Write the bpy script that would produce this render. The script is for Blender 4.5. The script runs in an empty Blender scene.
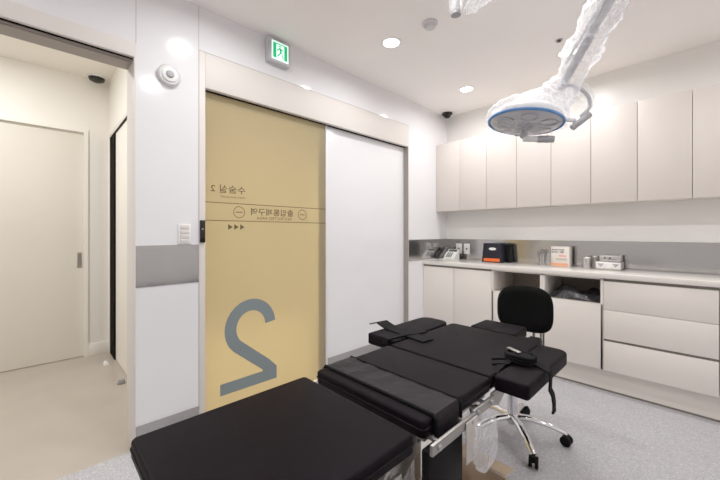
import bpy, bmesh, math, random
from mathutils import Vector, Matrix
random.seed(7)
S = bpy.context.scene
COL = S.collection
PI = math.pi

# ------------------------------------------------------------ materials
def srgb(r, g, b):
    f = lambda c: (c/255/12.92) if c/255 <= .04045 else ((c/255+.055)/1.055)**2.4
    return (f(r), f(g), f(b), 1)

def mat(name, rgb, rough=.5, metal=0, coat=0, noise=None, bump=None, alpha=1, trans=0, emit=None, estr=0, ior=1.45, spec=.5):
    m = bpy.data.materials.new(name); m.use_nodes = True
    nt = m.node_tree; b = nt.nodes['Principled BSDF']
    c = srgb(*rgb)
    b.inputs['Base Color'].default_value = c
    b.inputs['Roughness'].default_value = rough
    b.inputs['Metallic'].default_value = metal
    b.inputs['Coat Weight'].default_value = coat
    b.inputs['Coat Roughness'].default_value = .05
    b.inputs['Alpha'].default_value = alpha
    b.inputs['Transmission Weight'].default_value = trans
    b.inputs['IOR'].default_value = ior
    b.inputs['Specular IOR Level'].default_value = spec
    if emit:
        b.inputs['Emission Color'].default_value = srgb(*emit)
        b.inputs['Emission Strength'].default_value = estr
    tc = nt.nodes.new('ShaderNodeTexCoord')
    # every surface gets at least a faint procedural variation
    scale, amt = noise if noise else (6, .03)
    n = nt.nodes.new('ShaderNodeTexNoise'); n.inputs['Scale'].default_value = scale
    n.inputs['Detail'].default_value = 4
    nt.links.new(tc.outputs['Object'], n.inputs['Vector'])
    r = nt.nodes.new('ShaderNodeMapRange')
    r.inputs['From Min'].default_value = .3; r.inputs['From Max'].default_value = .7
    r.inputs['To Min'].default_value = 1-amt; r.inputs['To Max'].default_value = 1+amt
    nt.links.new(n.outputs['Fac'], r.inputs['Value'])
    mx = nt.nodes.new('ShaderNodeVectorMath'); mx.operation = 'SCALE'
    mx.inputs[0].default_value = c[:3]
    nt.links.new(r.outputs['Result'], mx.inputs['Scale'])
    nt.links.new(mx.outputs['Vector'], b.inputs['Base Color'])
    if bump:
        n2 = nt.nodes.new('ShaderNodeTexNoise'); n2.inputs['Scale'].default_value = bump[0]
        n2.inputs['Detail'].default_value = 3
        nt.links.new(tc.outputs['Object'], n2.inputs['Vector'])
        bp = nt.nodes.new('ShaderNodeBump'); bp.inputs['Strength'].default_value = bump[1]
        bp.inputs['Distance'].default_value = bump[2] if len(bump) > 2 else .01
        nt.links.new(n2.outputs['Fac'], bp.inputs['Height'])
        nt.links.new(bp.outputs['Normal'], b.inputs['Normal'])
    return m

M = {}
M['panel'] = mat('glossy_wall_panel', (230, 229, 231), .12, coat=.4, noise=(2, .01))
M['paint'] = mat('white_paint', (232, 229, 224), .55, noise=(3, .012))
M['ceil'] = mat('ceiling_paint', (246, 241, 238), .8, noise=(2, .015))
M['backw'] = mat('back_wall_panel', (230, 228, 224), .3, noise=(2, .012))
M['trim'] = mat('cream_trim', (218, 212, 206), .5, noise=(3, .01), spec=.2)
M['seam'] = mat('panel_seam', (176, 172, 170), .6)
M['dark'] = mat('gap_shade', (18, 14, 11), .9, spec=.05)  # near-black that paints shade into gaps and under the header
M['track'] = mat('grey_track', (148, 139, 132), .5)
M['beigewall'] = mat('corridor_paint', (236, 232, 223), .6, noise=(2, .012))
M['beigedoor'] = mat('corridor_door_paint', (216, 210, 197), .45, noise=(2, .012))
M['upcab'] = mat('upper_cabinet_laminate', (213, 204, 197), .38, noise=(3, .01))
M['locab'] = mat('lower_cabinet_laminate', (228, 221, 213), .4, noise=(3, .01))
M['carc'] = mat('cabinet_carcass', (222, 216, 208), .5)
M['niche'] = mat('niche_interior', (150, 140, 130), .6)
M['edge'] = mat('shadow_gap_profile', (118, 112, 103), .4, metal=.3)  # darkened to stand in for the shade inside the finger gaps
M['stone'] = mat('white_countertop', (226, 221, 214), .16, coat=.3, noise=(30, .02))
M['black'] = mat('black_vinyl', (15, 11, 15), .5, noise=(8, .06), bump=(60, .12, .003), spec=.045)
M['black2'] = mat('black_vinyl_side', (13, 12, 13), .5, noise=(8, .06), bump=(40, .1, .003), spec=.08)
M['band'] = mat('grey_webbing', (27, 23, 27), .42, noise=(10, .08), bump=(9, .5, .02), spec=.10)
M['velcro'] = mat('black_webbing', (10, 10, 11), .7, noise=(60, .2), bump=(150, .4, .003), spec=.1)
M['fabric'] = mat('black_mesh_fabric', (6, 6, 6), .9, noise=(80, .15), bump=(300, .4, .002), spec=.15)
M['chrome'] = mat('chrome', (225, 225, 228), .08, metal=1)
M['brushed'] = mat('brushed_steel_rail', (158, 154, 150), .36, metal=.9)
M['rubber'] = mat('black_rubber', (8, 8, 8), .5, spec=.15)
M['white'] = mat('white_plastic', (232, 231, 228), .35)
M['lamp'] = mat('lamp_white_enamel', (222, 222, 224), .3)
M['lampgrey'] = mat('lamp_grey', (165, 165, 170), .35)
M['lens'] = mat('lamp_lens', (188, 190, 196), .15, coat=.5, bump=(25, .3, .01))
M['blue'] = mat('blue_rim', (45, 120, 190), .3)
M['bulb'] = mat('downlight_diffuser', (255, 252, 246), .5, emit=(255, 250, 242), estr=9)
M['sensor'] = mat('sensor_plastic', (205, 203, 204), .4)
M['grille'] = mat('grille_grey', (160, 160, 163), .5)
M['camdark'] = mat('camera_dark', (20, 18, 16), .2, spec=.4)
M['sign'] = mat('sign_housing', (188, 186, 192), .4)
M['green'] = mat('sign_green', (20, 170, 110), .4, emit=(10, 185, 110), estr=.55)
M['signw'] = mat('sign_white', (235, 255, 245), .4, emit=(215, 255, 238), estr=.9)
M['ink'] = mat('olive_lettering', (84, 70, 44), .5)
M['numeral'] = mat('grey_blue_film', (114, 126, 129), .4)
M['orange'] = mat('orange_tray', (228, 98, 30), .4)
M['boxblack'] = mat('black_carton', (28, 28, 38), .45, spec=.2)
M['card'] = mat('tan_cardboard', (196, 172, 145), .75, noise=(12, .05))
M['cardin'] = mat('cardboard_inside', (178, 152, 126), .8)
M['carton'] = mat('white_carton', (222, 214, 207), .55)
M['inkblack'] = mat('black_print', (25, 23, 23), .6)
M['pink'] = mat('pink_print', (235, 128, 125), .6)
M['olivep'] = mat('grey_green_print', (190, 186, 166), .6)
M['orangep'] = mat('orange_print', (232, 160, 120), .6)
M['tin'] = mat('steel_tin', (205, 202, 200), .22, metal=.9)
M['blk'] = mat('tool_black', (10, 10, 10), .4, spec=.2)
M['bagdark'] = mat('dark_plastic_film', (30, 29, 33), .2, coat=.35, noise=(10, .3), bump=(18, .8, .03))
M['jack'] = mat('socket_hole', (90, 84, 80), .5)
M['phone'] = mat('phone_grey_white', (222, 221, 216), .35)
M['phonekey'] = mat('phone_keys', (88, 88, 90), .4)
M['lcd'] = mat('phone_screen', (70, 78, 72), .2)
M['pinkpanel'] = mat('pale_plastic_panel', (186, 178, 172), .4)

# brushed steel sheet with soft vertical streaks
def steel():
    m = mat('steel_sheet', (182, 180, 178), .13, metal=.95)
    nt = m.node_tree; b = nt.nodes['Principled BSDF']
    tc = nt.nodes.new('ShaderNodeTexCoord'); mp = nt.nodes.new('ShaderNodeMapping')
    mp.inputs['Scale'].default_value = (3, 3, 120)
    n = nt.nodes.new('ShaderNodeTexNoise'); n.inputs['Scale'].default_value = 3
    nt.links.new(tc.outputs['Object'], mp.inputs['Vector']); nt.links.new(mp.outputs['Vector'], n.inputs['Vector'])
    bp = nt.nodes.new('ShaderNodeBump'); bp.inputs['Strength'].default_value = .012; bp.inputs['Distance'].default_value = .01
    nt.links.new(n.outputs['Fac'], bp.inputs['Height']); nt.links.new(bp.outputs['Normal'], b.inputs['Normal'])
    return m
M['steel'] = steel()

def speckle():
    m = mat('speckled_vinyl', (196, 195, 198), .42)
    nt = m.node_tree; b = nt.nodes['Principled BSDF']
    tc = nt.nodes.new('ShaderNodeTexCoord')
    v = nt.nodes.new('ShaderNodeTexVoronoi'); v.inputs['Scale'].default_value = 170
    nt.links.new(tc.outputs['Object'], v.inputs['Vector'])
    s = nt.nodes.new('ShaderNodeSeparateColor'); nt.links.new(v.outputs['Color'], s.inputs['Color'])
    r = nt.nodes.new('ShaderNodeValToRGB')
    e = r.color_ramp.elements
    e[0].position = 0; e[0].color = srgb(160, 158, 162)
    e[1].position = 1; e[1].color = srgb(200, 199, 204)
    for p, c in ((.1, (158, 156, 160)), (.2, (172, 170, 174)), (.8, (177, 175, 179)), (.9, (192, 191, 195))):
        k = e.new(p); k.color = srgb(*c)
    nt.links.new(s.outputs['Red'], r.inputs['Fac']); nt.links.new(r.outputs['Color'], b.inputs['Base Color'])
    return m
M['floor'] = speckle()
M['hallfloor'] = mat('pale_bounce_floor', (226, 218, 202), .35, noise=(3, .04))  # unseen hall floor, made pale to brighten the lower glass from behind
M['corrfloor'] = mat('corridor_concrete_tile', (178, 168, 156), .3, noise=(3, .06))

def frosted():
    m = bpy.data.materials.new('gold_frosted_glass'); m.use_nodes = True
    nt = m.node_tree; b = nt.nodes['Principled BSDF']; out = nt.nodes['Material Output']
    tc = nt.nodes.new('ShaderNodeTexCoord'); n = nt.nodes.new('ShaderNodeTexNoise')
    n.inputs['Scale'].default_value = 1.2; nt.links.new(tc.outputs['Object'], n.inputs['Vector'])
    r = nt.nodes.new('ShaderNodeValToRGB')
    r.color_ramp.elements[0].position = .35; r.color_ramp.elements[0].color = srgb(180, 170, 140)
    r.color_ramp.elements[1].position = .65; r.color_ramp.elements[1].color = srgb(188, 178, 148)
    nt.links.new(n.outputs['Fac'], r.inputs['Fac']); nt.links.new(r.outputs['Color'], b.inputs['Base Color'])
    b.inputs['Roughness'].default_value = .45
    b.inputs['Specular IOR Level'].default_value = .25
    t = nt.nodes.new('ShaderNodeBsdfTranslucent'); t.inputs['Color'].default_value = srgb(231, 218, 184)
    g = nt.nodes.new('ShaderNodeBsdfRefraction'); g.inputs['Color'].default_value = srgb(231, 219, 186)
    g.inputs['Roughness'].default_value = .38; g.inputs['IOR'].default_value = 1.02
    m1 = nt.nodes.new('ShaderNodeMixShader'); m1.inputs[0].default_value = .65
    nt.links.new(t.outputs[0], m1.inputs[1]); nt.links.new(g.outputs[0], m1.inputs[2])
    m2 = nt.nodes.new('ShaderNodeMixShader'); m2.inputs[0].default_value = .56
    nt.links.new(b.outputs[0], m2.inputs[1]); nt.links.new(m1.outputs[0], m2.inputs[2])
    nt.links.new(m2.outputs[0], out.inputs[0])
    return m
M['gold'] = frosted()

def film(name, lo, hi, tint=(240, 240, 243)):
    m = bpy.data.materials.new(name); m.use_nodes = True
    nt = m.node_tree; b = nt.nodes['Principled BSDF']; out = nt.nodes['Material Output']
    b.inputs['Base Color'].default_value = srgb(*tint); b.inputs['Roughness'].default_value = .2
    tl = nt.nodes.new('ShaderNodeBsdfTranslucent'); tl.inputs['Color'].default_value = srgb(*tint)
    mm = nt.nodes.new('ShaderNodeMixShader'); mm.inputs[0].default_value = .5
    nt.links.new(b.outputs[0], mm.inputs[1]); nt.links.new(tl.outputs[0], mm.inputs[2])
    tr = nt.nodes.new('ShaderNodeBsdfTransparent')
    tc = nt.nodes.new('ShaderNodeTexCoord')
    n = nt.nodes.new('ShaderNodeTexNoise'); n.inputs['Scale'].default_value = 16
    n.inputs['Detail'].default_value = 5; n.inputs['Distortion'].default_value = 1.5
    nt.links.new(tc.outputs['Object'], n.inputs['Vector'])
    bp = nt.nodes.new('ShaderNodeBump'); bp.inputs['Strength'].default_value = .9; bp.inputs['Distance'].default_value = .02
    nt.links.new(n.outputs['Fac'], bp.inputs['Height']); nt.links.new(bp.outputs['Normal'], b.inputs['Normal'])
    fr = nt.nodes.new('ShaderNodeLayerWeight'); fr.inputs['Blend'].default_value = .35
    nt.links.new(bp.outputs['Normal'], fr.inputs['Normal'])
    mr = nt.nodes.new('ShaderNodeMapRange'); mr.inputs['To Min'].default_value = lo; mr.inputs['To Max'].default_value = hi
    nt.links.new(fr.outputs['Facing'], mr.inputs['Value'])
    mx = nt.nodes.new('ShaderNodeMixShader')
    nt.links.new(mr.outputs['Result'], mx.inputs[0]); nt.links.new(tr.outputs[0], mx.inputs[1]); nt.links.new(mm.outputs[0], mx.inputs[2])
    nt.links.new(mx.outputs[0], out.inputs[0])
    return m
M['film'] = film('clear_drape_film', .2, .85)
M['bag'] = film('clear_plastic_bag', .12, .6)
M['clearfilm'] = film('thin_clear_film', .04, .4)
M['clear'] = film('clear_acrylic', .03, .16)

# ------------------------------------------------------------ mesh building
class MB:
    def __init__(s): s.bm = bmesh.new()
    def _bev(s, geom_edges, w, seg):
        bmesh.ops.bevel(s.bm, geom=geom_edges, offset=w, segments=seg, affect='EDGES', profile=.5)
    def box(s, x0, x1, y0, y1, z0, z1, bev=0, seg=2):
        r = bmesh.ops.create_cube(s.bm, size=1)
        vs = r['verts']
        for v in vs:
            v.co = Vector(((x0+x1)/2+v.co.x*(x1-x0), (y0+y1)/2+v.co.y*(y1-y0), (z0+z1)/2+v.co.z*(z1-z0)))
        if bev:
            es = list({e for v in vs for e in v.link_edges}); s._bev(es, bev, seg)
        return s
    def obox(s, c, sx, sy, sz, rot=(0, 0, 0), bev=0, seg=2):
        r = bmesh.ops.create_cube(s.bm, size=1); vs = r['verts']
        from mathutils import Euler
        R = Euler(rot).to_matrix()
        es = list({e for v in vs for e in v.link_edges})
        for v in vs: v.co = Vector(c) + R @ Vector((v.co.x*sx, v.co.y*sy, v.co.z*sz))
        if bev: s._bev(es, bev, seg)
        return s
    def prism(s, pts, z0, z1, axis='z', bev=0, seg=2):
        """pts 2-D outline extruded; axis z:(x,y) y:(x,z) x:(y,z)"""
        def mk(p, h): return {'z': (p[0], p[1], h), 'y': (p[0], h, p[1]), 'x': (h, p[0], p[1])}[axis]
        a = [s.bm.verts.new(mk(p, z0)) for p in pts]; b = [s.bm.verts.new(mk(p, z1)) for p in pts]
        n = len(pts); fs = [s.bm.faces.new(a), s.bm.faces.new(b)]
        for i in range(n): fs.append(s.bm.faces.new((a[i], a[(i+1) % n], b[(i+1) % n], b[i])))
        bmesh.ops.recalc_face_normals(s.bm, faces=fs)
        if bev: s._bev(list(fs[0].edges)+list(fs[1].edges), bev, seg)
        return s
    def tube(s, pts, r, n=12, cap=True, squash=None):
        pts = [Vector(p) for p in pts]
        rs = r if isinstance(r, (list, tuple)) else [r]*len(pts)
        rings = []; up = None
        for i, p in enumerate(pts):
            t = (pts[min(i+1, len(pts)-1)]-pts[max(i-1, 0)]).normalized()
            if up is None:
                up = Vector((0, 0, 1)) if abs(t.z) < .9 else Vector((1, 0, 0))
            u = (up - t*up.dot(t)).normalized(); w = t.cross(u); up = u
            k = squash or 1
            rings.append([s.bm.verts.new(p + (u*math.cos(a)*k + w*math.sin(a))*rs[i]) for a in [2*PI*j/n for j in range(n)]])
        for A, B in zip(rings, rings[1:]):
            for j in range(n): s.bm.faces.new((A[j], A[(j+1) % n], B[(j+1) % n], B[j]))
        if cap: s.bm.faces.new(rings[0][::-1]); s.bm.faces.new(rings[-1])
        return s
    def lathe(s, prof, c=(0, 0, 0), n=32, axis='z', cap=True):
        rings = []
        for (r, h) in prof:
            ring = []
            for j in range(n):
                a = 2*PI*j/n; p = (r*math.cos(a), r*math.sin(a))
                q = {'z': (p[0], p[1], h), 'x': (h, p[0], p[1]), 'y': (p[0], h, p[1])}[axis]
                ring.append(s.bm.verts.new(Vector(c)+Vector(q)))
            rings.append(ring)
        for A, B in zip(rings, rings[1:]):
            for j in range(n): s.bm.faces.new((A[j], A[(j+1) % n], B[(j+1) % n], B[j]))
        if cap: s.bm.faces.new(rings[0][::-1]); s.bm.faces.new(rings[-1])
        return s
    def strip(s, pts, width_vec, th=.003):
        """flat webbing following pts, width along width_vec"""
        pts = [Vector(p) for p in pts]; w = Vector(width_vec)/2; rows = []
        for i, p in enumerate(pts):
            t = (pts[min(i+1, len(pts)-1)]-pts[max(i-1, 0)]).normalized(); nn = t.cross(w).normalized()*th/2
            rows.append([s.bm.verts.new(q) for q in (p-w-nn, p+w-nn, p+w+nn, p-w+nn)])
        for A, B in zip(rows, rows[1:]):
            for j in range(4): s.bm.faces.new((A[j], A[(j+1) % 4], B[(j+1) % 4], B[j]))
        s.bm.faces.new(rows[0][::-1]); s.bm.faces.new(rows[-1])
        return s
    def build(s, name, m, parent=None, smooth=True, kind=None, origin=None):
        bm = s.bm
        bmesh.ops.recalc_face_normals(bm, faces=bm.faces[:])
        off = Vector((0, 0, 0))
        if parent is not None: off = Vector(parent['_w'])
        elif origin: off = Vector(origin)
        else:
            xs = [v.co for v in bm.verts]
            mn = Vector([min(c[i] for c in xs) for i in range(3)]); mxx = Vector([max(c[i] for c in xs) for i in range(3)])
            off = Vector(((mn.x+mxx.x)/2, (mn.y+mxx.y)/2, mn.z))
        for v in bm.verts: v.co -= off
        me = bpy.data.meshes.new(name); 
        if smooth:
            for f in bm.faces: f.smooth = True
            for e in bm.edges:
                if len(e.link_faces) == 2 and e.calc_face_angle(0) > math.radians(38): e.smooth = False
        bm.to_mesh(me); bm.free()
        me.materials.append(m)
        o = bpy.data.objects.new(name, me); COL.objects.link(o)
        if parent is not None: o.parent = parent
        else: o.location = off
        o['_w'] = tuple(off)
        if kind: o['kind'] = kind
        return o

def tag(o, label, cat, group=None):
    o['label'] = label; o['category'] = cat
    if group: o['group'] = group
    return o
def thing(name, label, cat, loc, group=None):
    o = bpy.data.objects.new(name, None); o.empty_display_size = .05
    COL.objects.link(o); o.location = loc; o['_w'] = tuple(loc)
    return tag(o, label, cat, group)
def struct_empty(name, loc):
    o = bpy.data.objects.new(name, None); o.empty_display_size = .05
    COL.objects.link(o); o.location = loc; o['_w'] = tuple(loc); o['kind'] = 'structure'
    return o
def struct(name, mb, m, smooth=True): return mb.build(name, m, kind='structure', smooth=smooth, origin=(0, 0, 0))

def text_mesh(name, txt, size, m, parent, fn, width=None, bold=0.0, depth=0):
    """flat lettering; fn maps (u,v) -> world; letters come from Blender's own built-in font"""
    cu = bpy.data.curves.new('tmp_text', 'FONT'); cu.body = txt; cu.size = size; cu.offset = bold
    ob = bpy.data.objects.new('tmp_text', cu); COL.objects.link(ob)
    bpy.context.view_layer.update()
    dg = bpy.context.evaluated_depsgraph_get()
    me = ob.evaluated_get(dg).to_mesh()
    vs = [v.co.copy() for v in me.vertices]; fs = [tuple(p.vertices) for p in me.polygons]
    ob.evaluated_get(dg).to_mesh_clear()
    bpy.data.objects.remove(ob); bpy.data.curves.remove(cu)
    if not vs: return None
    x0 = min(v.x for v in vs); x1 = max(v.x for v in vs); y0 = min(v.y for v in vs)
    k = width/(x1-x0) if width else 1
    mb = MB(); bv = [mb.bm.verts.new(fn((v.x-x0)*k, (v.y-y0)*k if width else v.y-y0)) for v in vs]
    for f in fs:
        try: mb.bm.faces.new([bv[i] for i in f])
        except ValueError: pass
    return mb.build(name, m, parent, smooth=False)

# ------------------------------------------------------------ dimensions
CZ = 2.65; BY = 3.62; CCZ = 2.78
RX = 3.6; FY = -1.4
# ------------------------------------------------------------ room shell
struct('floor', MB().box(-.05, RX, FY, BY, -.1, 0), M['floor'])
struct('floor_corridor', MB().box(-4.0, -.05, -2.2, .62, -.1, 0), M['corrfloor'])
struct('floor_hall', MB().box(-4.0, -.05, .62, BY, -.1, 0), M['hallfloor'])
struct('ceiling', MB().box(-.02, RX+.1, FY-.1, BY+.1, CZ, CZ+.1), M['ceil'])
struct('ceiling_corridor', MB().box(-4.0, -.2, -2.2, BY, CCZ, CCZ+.08), M['beigewall'])
struct('wall_back', MB().box(-.2, RX+.1, BY, BY+.12, -.1, CZ+.05), M['backw'])
struct('wall_right', MB().box(RX, RX+.12, FY, BY, -.1, CZ+.05), M['panel'])
struct('wall_front', MB().box(-.2, RX+.1, FY-.12, FY, -.1, CZ+.05), M['panel'])
# left wall: doorway y -.95...39, sliding-door recess y .768..2.853
JY = .389
wl = MB()
wl.box(-.2, 0, FY-.1, -.97, -.1, CCZ+.1)
wl.box(-.2, 0, -.97, JY+.008, 2.285, CCZ+.1)
wl.box(-.2, 0, JY+.008, .731, -.1, CCZ+.1)
wl.box(-.2, 0, .731, 2.853, 2.376, CCZ+.1)
wl.box(-.2, -.06, 1.70, 2.853, -.1, 2.376)
wl.box(-.2, 0, 2.853, BY, -.1, CCZ+.1)
struct('wall_left', wl, M['panel'])
sm = MB()
for y in (JY+.009, .729): sm.box(-.001, .0012, y-.0015, y+.0015, (2.286 if y < .5 else 0), CZ)
sm.box(-.001, .0012, .30, .303, 2.62, CZ)
sm.box(-.001, .0012, .731, 2.853, 2.373, 2.3765)
sm.box(-.001, .0012, 2.8525, 2.855, 2.14, 2.376)
struct('trim_1', sm, M['seam'])
# doorway frame (header + jambs)
fr = MB()
fr.box(-.2, .004, -.97, JY+.0075, 2.205, 2.285, .002)
fr.box(-.2, .004, JY, JY+.0075, 0, 2.205, .001)
fr.box(-.2, .004, -.97, -.90, 0, 2.205, .002)
struct('trim_2', fr, M['trim'])
gr = MB()
gr.box(-.024, -.018, -.9, JY, 2.198, 2.2055)
struct('trim_3', gr, M['dark'])
gr = MB()
gr.box(-.18, -.028, -.9, JY, 2.196, 2.2055)
gr.box(-.065, -.045, -.9, JY, 2.188, 2.2055)
struct('trim_4', gr, M['track'])
# sliding-door header box and flush frame
hd = MB()
hd.box(-.06, .003, .768, 2.853, 2.150, 2.372, .002)
hd.box(-.2, .003, .731, .768, 0, 2.372, .002)
struct('trim_5', hd, M['trim'])
struct('header_shade', MB().box(-.2, -.03, .768, 2.85, 2.147, 2.152), M['dark'])  # dark strip painted in as the shadow under the header
struct('trim_7', MB().box(-.06, .0, 2.8475, 2.854, 0, 2.15), M['track'])
# steel protection band and steel skirting
st = MB()
st.box(0, .003, JY+.008, .727, .925, 1.158); st.box(0, .003, 2.857, BY, .928, 1.158)
st.box(0, BY*0+RX, BY-.003, BY, .915, 1.158)
struct('trim_8', st, M['steel'])
bs = MB()
bs.box(0, .004, JY+.008, .729, 0, .15); bs.box(-.06, -.054, 1.79, 2.848, 0, .15); bs.box(0, .004, 2.857, 3.1, 0, .15)
struct('baseboard_left', bs, M['steel'])
struct('baseboard_back', MB().box(0, RX, 3.19, 3.205, 0, .175), M['locab'])
struct('trim_9', MB().box(0, RX, 3.185, 3.2, 0, .012), M['edge'])

# ------------------------------------------------------------ corridor
cw = MB()
cw.box(-2.2, -2.09, -2.2, -.93, -.1, CCZ+.05); cw.box(-2.2, -2.09, -.93, .341, 2.226, CCZ+.05)
cw.box(-2.2, -2.09, .341, .66, -.1, CCZ+.05)
cw.box(-2.13, -2.05, .54, .66, -.1, CCZ)          # corner
cw.box(-2.05, -.45, .54, .66, 2.2, CCZ)
cw.box(-.45, -.2, .54, .66, -.1, CCZ)
struct('wall_corridor', cw, M['beigewall'])
hw = MB()
hw.box(-4.0, -3.9, .66, BY, -.1, CCZ); hw.box(-4.0, -.2, 3.5, BY, -.1, CCZ)
hw.box(-2.1, -2.0, .66, 1.0, -.1, CCZ)
hw.box(-4.0, -2.1, .6, .66, -.1, CCZ)
hw.box(-2.2, -.2, -2.2, -2.1, -.1, CCZ)
struct('wall_hall', hw, M['beigewall'])
d2 = struct_empty('door_2', (-2.12, -.3, 0))
MB().box(-2.15, -2.11, -.93, .340, .006, 2.225).build('door_panel', M['beigedoor'], d2)
h = MB().box(-2.112, -2.106, .29, .327, .885, 1.04, .001).build('recessed_pull', M['brushed'], d2); 
MB().box(-2.107, -2.1045, .297, .320, .9, 1.025).build('pull_recess', M['edge'], h)
f2 = MB()
f2.prism([(-.96, 0), (-.96, 2.257), (.372, 2.257), (.372, 0), (.340, 0), (.340, 2.225), (-.93, 2.225), (-.93, 0)], -2.16, -2.075, 'x')
f2.build('door_frame', M['beigewall'], d2)
struct('baseboard_corridor', MB().box(-2.09, -2.078, .372, .54, 0, .12, .003), M['beigewall'])
d3 = struct_empty('door_3', (-1.1, .6, 0))
MB().box(-1.78, -.45, .556, .60, .01, 2.2).build('door_panel', M['beigewall'], d3)
MB().box(-2.05, -.45, .535, .66, 2.2, 2.235, .002).build('door_head', M['trim'], d3)
MB().box(-2.05, -1.782, .543, .60, 0, 2.2).build('gap_shade', M['dark'], d3)  # dark block standing in for the shade inside the open door gap
MB().box(-.62, -.59, .551, .5565, 1.12, 1.36, .001).build('door_handle', M['track'], d3)

# ------------------------------------------------------------ sliding glass door
d1 = struct_empty('door_1', (-.05, 1.27, 0))
MB().box(-.056, -.048, .772, 1.776, .01, 2.145).build('glass_panel', M['gold'], d1, smooth=False)
e = MB(); e.box(-.058, -.042, 1.770, 1.79, .0, 2.146, .002); e.build('edge_profile', M['lamp'], d1)
GX = -.0465
def glass(y0, z0, kx=1): return lambda u, v: Vector((GX, y0-u*kx, z0+v*.84))
text_mesh('room_lettering', '수술실 2', .063, M['ink'], d1, glass(1.056, 1.500), width=.238, bold=.0004)
text_mesh('small_lettering', 'OPERATING ROOM', .02, M['ink'], d1, glass(1.056, 1.468), width=.17)
text_mesh('zone_lettering', '출입통제구역', .07, M['ink'], d1, glass(1.448, 1.357), width=.35, bold=.0008)
text_mesh('small_lettering', 'RESTRICTED AREA', .02, M['ink'], d1, glass(1.43, 1.327), width=.29)
MB().box(-.048, GX, .772, 1.77, 1.430, 1.4345).build('rule_line', M['ink'], d1)
MB().box(-.048, GX, .772, 1.77, 1.311, 1.3155).build('rule_line', M['ink'], d1)
for (cy, cz, rr) in ((1.011, 1.374, .041), (1.533, 1.376, .041)):
    b = MB(); n = 40
    ro = [b.bm.verts.new((GX, cy+rr*math.cos(2*PI*i/n), cz+rr*math.sin(2*PI*i/n))) for i in range(n)]
    ri = [b.bm.verts.new((GX, cy+(rr-.0045)*math.cos(2*PI*i/n), cz+(rr-.0045)*math.sin(2*PI*i/n))) for i in range(n)]
    for i in range(n): b.bm.faces.new((ro[i], ro[(i+1) % n], ri[(i+1) % n], ri[i]))
    b.box(-.048, GX, cy-.024, cy+.024, cz-.003, cz+.003)
    b.build('no_entry_symbol', M['ink'], d1, smooth=False)
for k in range(3):
    y = .934+k*.042
    MB().prism([(y, 1.252), (y, 1.290), (y+.032, 1.271)], -.048, GX, axis='x').build('arrow', M['ink'], d1)
# big mirrored numeral: stroke along arc, then diagonal and foot (as seen from this side)
def numeral():
    cy, cz, R = 1.100, .562, .158; t = .041
    cl = []
    for i in range(25):
        a = math.radians(4+i*(226-4)/24); cl.append((cy+R*math.cos(a)*.95, cz+R*math.sin(a)))
    # run from arc end down to the heel on the right
    end = Vector(cl[-1]); heel = Vector((1.262, .225))
    cl2 = [tuple(end.lerp(heel, s)) for s in (.15, .35, .6, .8, 1)]
    pts = [Vector(p) for p in cl+cl2]
    b = MB(); L = []; Rr = []
    for i, p in enumerate(pts):
        tt = (pts[min(i+1, len(pts)-1)]-pts[max(i-1, 0)]).normalized(); nn = Vector((-tt.y, tt.x))*t
        L.append(p+nn); Rr.append(p-nn)
    L[-1] = Vector((1.302, .232)); Rr[-1] = Vector((1.225, .165))
    lv = [b.bm.verts.new((GX, q.x, q.y)) for q in L]; rv = [b.bm.verts.new((GX, q.x, q.y)) for q in Rr]
    for i in range(len(lv)-1): b.bm.faces.new((lv[i], lv[i+1], rv[i+1], rv[i]))
    q = [b.bm.verts.new((GX+.0004, y, z)) for y, z in ((.880, .140), (1.302, .140), (1.302, .232), (1.20, .222), (.880, .217))]
    b.bm.faces.new(q)
    return b.build('large_numeral', M['numeral'], d1, smooth=False)
numeral()
sw = thing('door_switch', 'slim black touch switch strip on the frame beside the golden glass door', 'switch', (.003, .748, 1.17))
MB().box(.003, .016, .733, .764, 1.17, 1.31, .003).build('casing', M['camdark'], sw)
MB().lathe([(.004, .016), (.004, .017)], (0, .748, 1.255), 12, 'x').build('indicator', M['grille'], sw)

# ------------------------------------------------------------ cabinets
def wall_cabinet(x0, n, label):
    w = .3055; x1 = x0+w*n
    t = thing('wall_cabinet', label, 'cabinet', ((x0+x1)/2, 3.5, 1.483), 'wall cabinets over the counter')
    MB().box(x0+.001, x1-.001, 3.397, BY-.004, 1.483, 2.258, .001).build('carcass', M['carc'], t)
    for i in range(n):
        MB().box(x0+i*w+.0018, x0+(i+1)*w-.0018, 3.377, 3.395, 1.481, 2.26, .0015).build('door', M['upcab'], t)
wall_cabinet(-.011+.012, 1, 'narrow wall cabinet with one door in the corner, above the telephone')
ORD = ['pale double-door wall cabinet above the black box, next to the corner one',
       'pale double-door wall cabinet directly behind the draped surgical lamp head',
       'pale double-door wall cabinet above the metal tray, second from the right edge',
       'pale wall cabinet at the right edge of the row above the counter']
for i, l in enumerate(ORD): wall_cabinet(.3065+i*.611, 2, l)
YF = 3.12
def pl(x0, x1, z0, z1, name, t, m='locab'): return MB().box(x0+.002, x1-.002, YF, YF+.018, z0+.0015, z1-.0015, .0012).build(name, M[m], t)
# corner double-door base cabinet
t = thing('base_cabinet', 'double-door base cabinet in the corner under the telephone', 'cabinet', (.39, 3.37, .175))
MB().box(.002, .783, YF+.02, BY-.005, .177, .88, .001).build('carcass', M['carc'], t)
pl(.0, .383, .18, .862, 'door', t); pl(.383, .783, .18, .862, 'door', t)
MB().box(.002, .783, YF+.006, YF+.02, .864, .882).build('finger_rail_shade', M['edge'], t)  # dark filler, paints the shade of the recess below the countertop
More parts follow.
